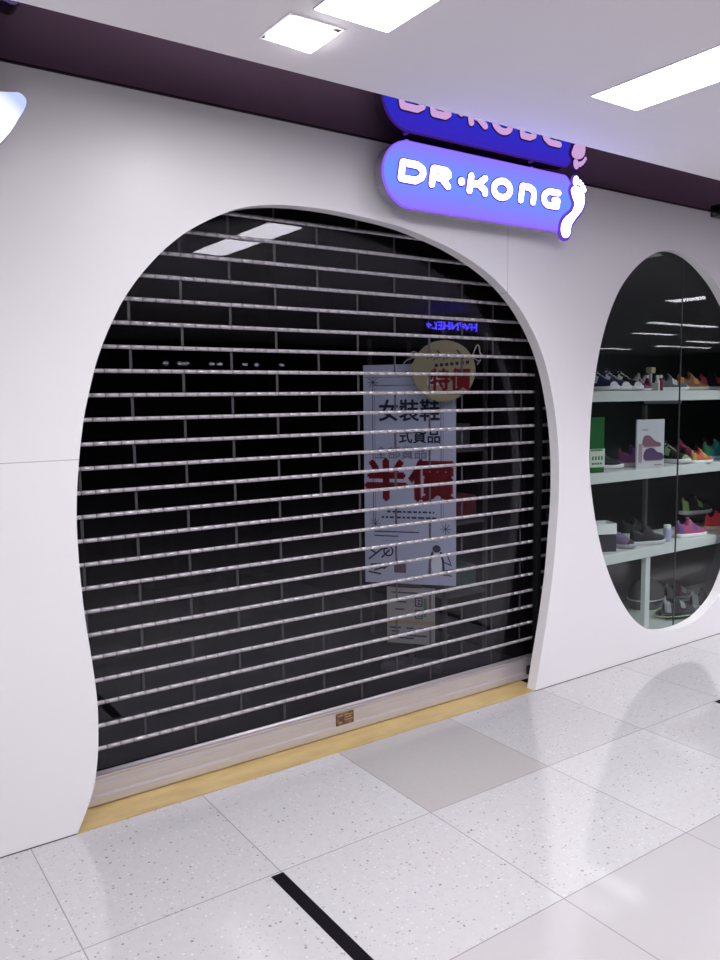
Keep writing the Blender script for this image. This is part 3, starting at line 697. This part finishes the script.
# silver bowl behind
p2 = Vector((p.x-.14, 0, 0))
t = empty('display_bowl', (p2.x, .46, .0855), 0, 'round dark glass dome with a silver rim behind the tray shoes', 'display')
bm = bmesh.new(); rr = []
for a, z in ((.12, 0), (.125, .02), (.14, .06), (.13, .12), (.10, .16), (.05, .18), (.005, .185)): rr.append([bm.verts.new((a*math.cos(q), a*.7*math.sin(q), z)) for q in (2*PI*i/28 for i in range(28))])
for A, C_ in zip(rr, rr[1:]):
    for k in range(28): bm.faces.new((A[k], A[(k+1) % 28], C_[(k+1) % 28], C_[k]))
bm.faces.new(rr[0]); bm.faces.new(rr[-1])
obj('dome', bm, mat('smoked_dome', (.10, .10, .10), .25), t, smooth=True)
bm = bmesh.new(); tube(bm, [(.141*math.cos(q), .099*math.sin(q), .062) for q in (2*PI*i/28 for i in range(29))], .005, 6); obj('rim', bm, M_alu, t, smooth=True)

# green and white card, picture card, box, bottles
p = at(596, 441, .20); z0 = 1.0305
t = empty('price_card', (p.x-.02, .165, z0), A0(-12), 'green and white upright card at the left end of the middle shelf', 'card')
obj('card_panel', B(-.06, .038, 0, .012, .0, .300, .002), mat('card_green', (.003, .10, .015), .5), t)
obj('card_label', B(-.058, .040, -.002, -.0002, .03, .13), cm((.55, .62, .55)), t)
bm = bmesh.new()
for q in range(6): box(bm, -.052+.013*q, -.042+.013*q, -.0032, -.002, .118, .128)
for q in range(4): box(bm, -.045+.02*q, -.035+.02*q, -.0032, -.002, .07, .09)
for q in range(4): box(bm, -.045+.018*q, -.033+.018*q, -.0032, -.002, .045, .055)
obj('card_print', bm, cm((.02, .15, .04)), t)
p = at(645.5, 440, .20)
t = empty('picture_card', (p.x, .165, z0), A0(-14), 'white upright picture card showing two sneakers, middle shelf', 'card')
obj('card_panel', B(-.098, .098, 0, .012, 0, .278, .002), mat('card_pale', (.55, .55, .60), .5), t)
bm = bmesh.new(); prism(bm, smoothpts([(-.05, .125), (.06, .12), (.07, .14), (.03, .155), (-.01, .185), (-.05, .18)]), -.0015, -.0002); obj('upper_shoe_picture', bm, cm((.22, .10, .16)), t)
bm = bmesh.new(); prism(bm, smoothpts([(-.04, .045), (.085, .045), (.085, .08), (.05, .09), (.01, .115), (-.04, .10)]), -.0015, -.0002); obj('lower_shoe_picture', bm, cm((.09, .05, .13)), t)
bm = bmesh.new(); 
for a in ((-.085, -.06, .03, .14), (-.06, .06, .118, .123), (-.04, .085, .038, .044), (.03, .08, .012, .020), (-.06, -.02, .215, .222)): box(bm, a[0], a[1], -.0017, -.0003, a[2], a[3])
obj('card_print', bm, cm((.35, .25, .28)), t)
bm = bmesh.new(); box(bm, -.03, .03, .012, .055, 0, .004); obj('card_foot', bm, M_glass, t)
p = at(652, 380, .22)
t = empty('polish_stand', (p.x, .23, 1.4725), 0, 'small open stand with a tan top on the top shelf', 'stand')
obj('base', B(-.035, .035, -.03, .03, 0, .045, .003), cm((.25, .25, .24)), t); obj('cap', B(-.022, .022, -.02, .02, .10, .135, .006), cm((.42, .36, .22)), t); obj('stem', B(-.006, .006, -.006, .006, .045, .10), M_alu, t)
for i, (dx, c, lb) in enumerate(((-.045, (.10, .02, .04), 'dark red small bottle left of the tan topped stand'), (.052, (.75, .65, .68), 'pale pink small bottle right of the tan topped stand'), (.085, (.20, .04, .08), 'maroon small bottle furthest right of the tan topped stand'))):
    b_ = empty('polish_bottle', (p.x+dx, .22, 1.4725), 0, lb, 'bottle')
    bm = bmesh.new(); tube(bm, [(0, 0, 0), (0, 0, .055), (0, 0, .065), (0, 0, .072)], [.014, .014, .008, .008], 12); obj('bottle_body', bm, cm(c, .3), b_, smooth=False)
    bm = bmesh.new(); tube(bm, [(0, 0, .072), (0, 0, .09)], .009, 12); obj('cap', bm, cm(W), b_)
p = at(606, 522, .22)
t = empty('shoe_box', (p.x, .27, .5705), A0(-25), 'open white shoe box with a dark inside at the left of the lowest shelf', 'box')
bm = bmesh.new()
for a in ((-.08, .08, -.06, -.055), (-.08, .08, .055, .06), (-.08, -.075, -.055, .055), (.075, .08, -.055, .055)): box(bm, *a, .10, .16)
obj('tray_walls', bm, cm(W), t); obj('box_body', B(-.08, .08, -.06, .06, .0, .10, .002), cm((.04, .035, .05)), t); obj('inner_lining', B(-.074, .074, -.054, .054, .10, .12), cm(K), t)
p = at(667, 540, .20)
t = empty('glass_jar', (p.x, .20, .5705), 0, 'small pale violet jar on the lowest shelf between the black and pink sneakers', 'jar')
bm = bmesh.new(); tube(bm, [(0, 0, 0), (0, 0, .07), (0, 0, .082)], [.022, .025, .020], 14); obj('jar_body', bm, cm((.42, .42, .58), .3), t); bm = bmesh.new(); tube(bm, [(0, 0, .082), (0, 0, .10)], .021, 14); obj('jar_lid', bm, cm(W), t)

# dim shelf rack just inside the shop on the right, barely seen through the shutter
t = empty('shop_rack', (2.98, .95, 0), 0, 'dim shelf rack inside the shop at the right end of the shutter', 'rack')
for z in (.35, .75, 1.15, 1.55): obj('rack_shelf', B(-.17, .15, -.35, .35, z, z+.02), cm((.10, .09, .11)), t)
for x in (-.16, .14):
    for y in (-.34, .34): obj('rack_post', B(x-.01, x+.01, y-.01, y+.01, 0, 1.8), cm((.08, .07, .08)), t)
for (y, z, c, lb) in ((-.2, .371, (.05, .12, .10), 'dark teal box on the rack bottom shelf'), (-.2, .771, (.16, .03, .04), 'dark red box on the rack second shelf'), (-.15, 1.171, (.10, .10, .12), 'dark grey box on the rack third shelf')):
    o = tag(obj('shoe_box', B(-.12, .12, -.1, .1, 0, .13, .003), cm(c)), lb, 'box'); o.location = (2.97, .95+y, z)

# ------------------------------------------------------------------ world and view
w = bpy.data.worlds.new('world'); w.use_nodes = True; bpy.context.scene.world = w
w.node_tree.nodes['Background'].inputs[0].default_value = (.8, .76, .85, 1); w.node_tree.nodes['Background'].inputs[1].default_value = .3
s = bpy.context.scene
s.view_settings.view_transform = 'Standard'; s.view_settings.look = 'None'; s.view_settings.gamma = 1; s.view_settings.exposure = 0.04; s.view_settings.use_curve_mapping = False
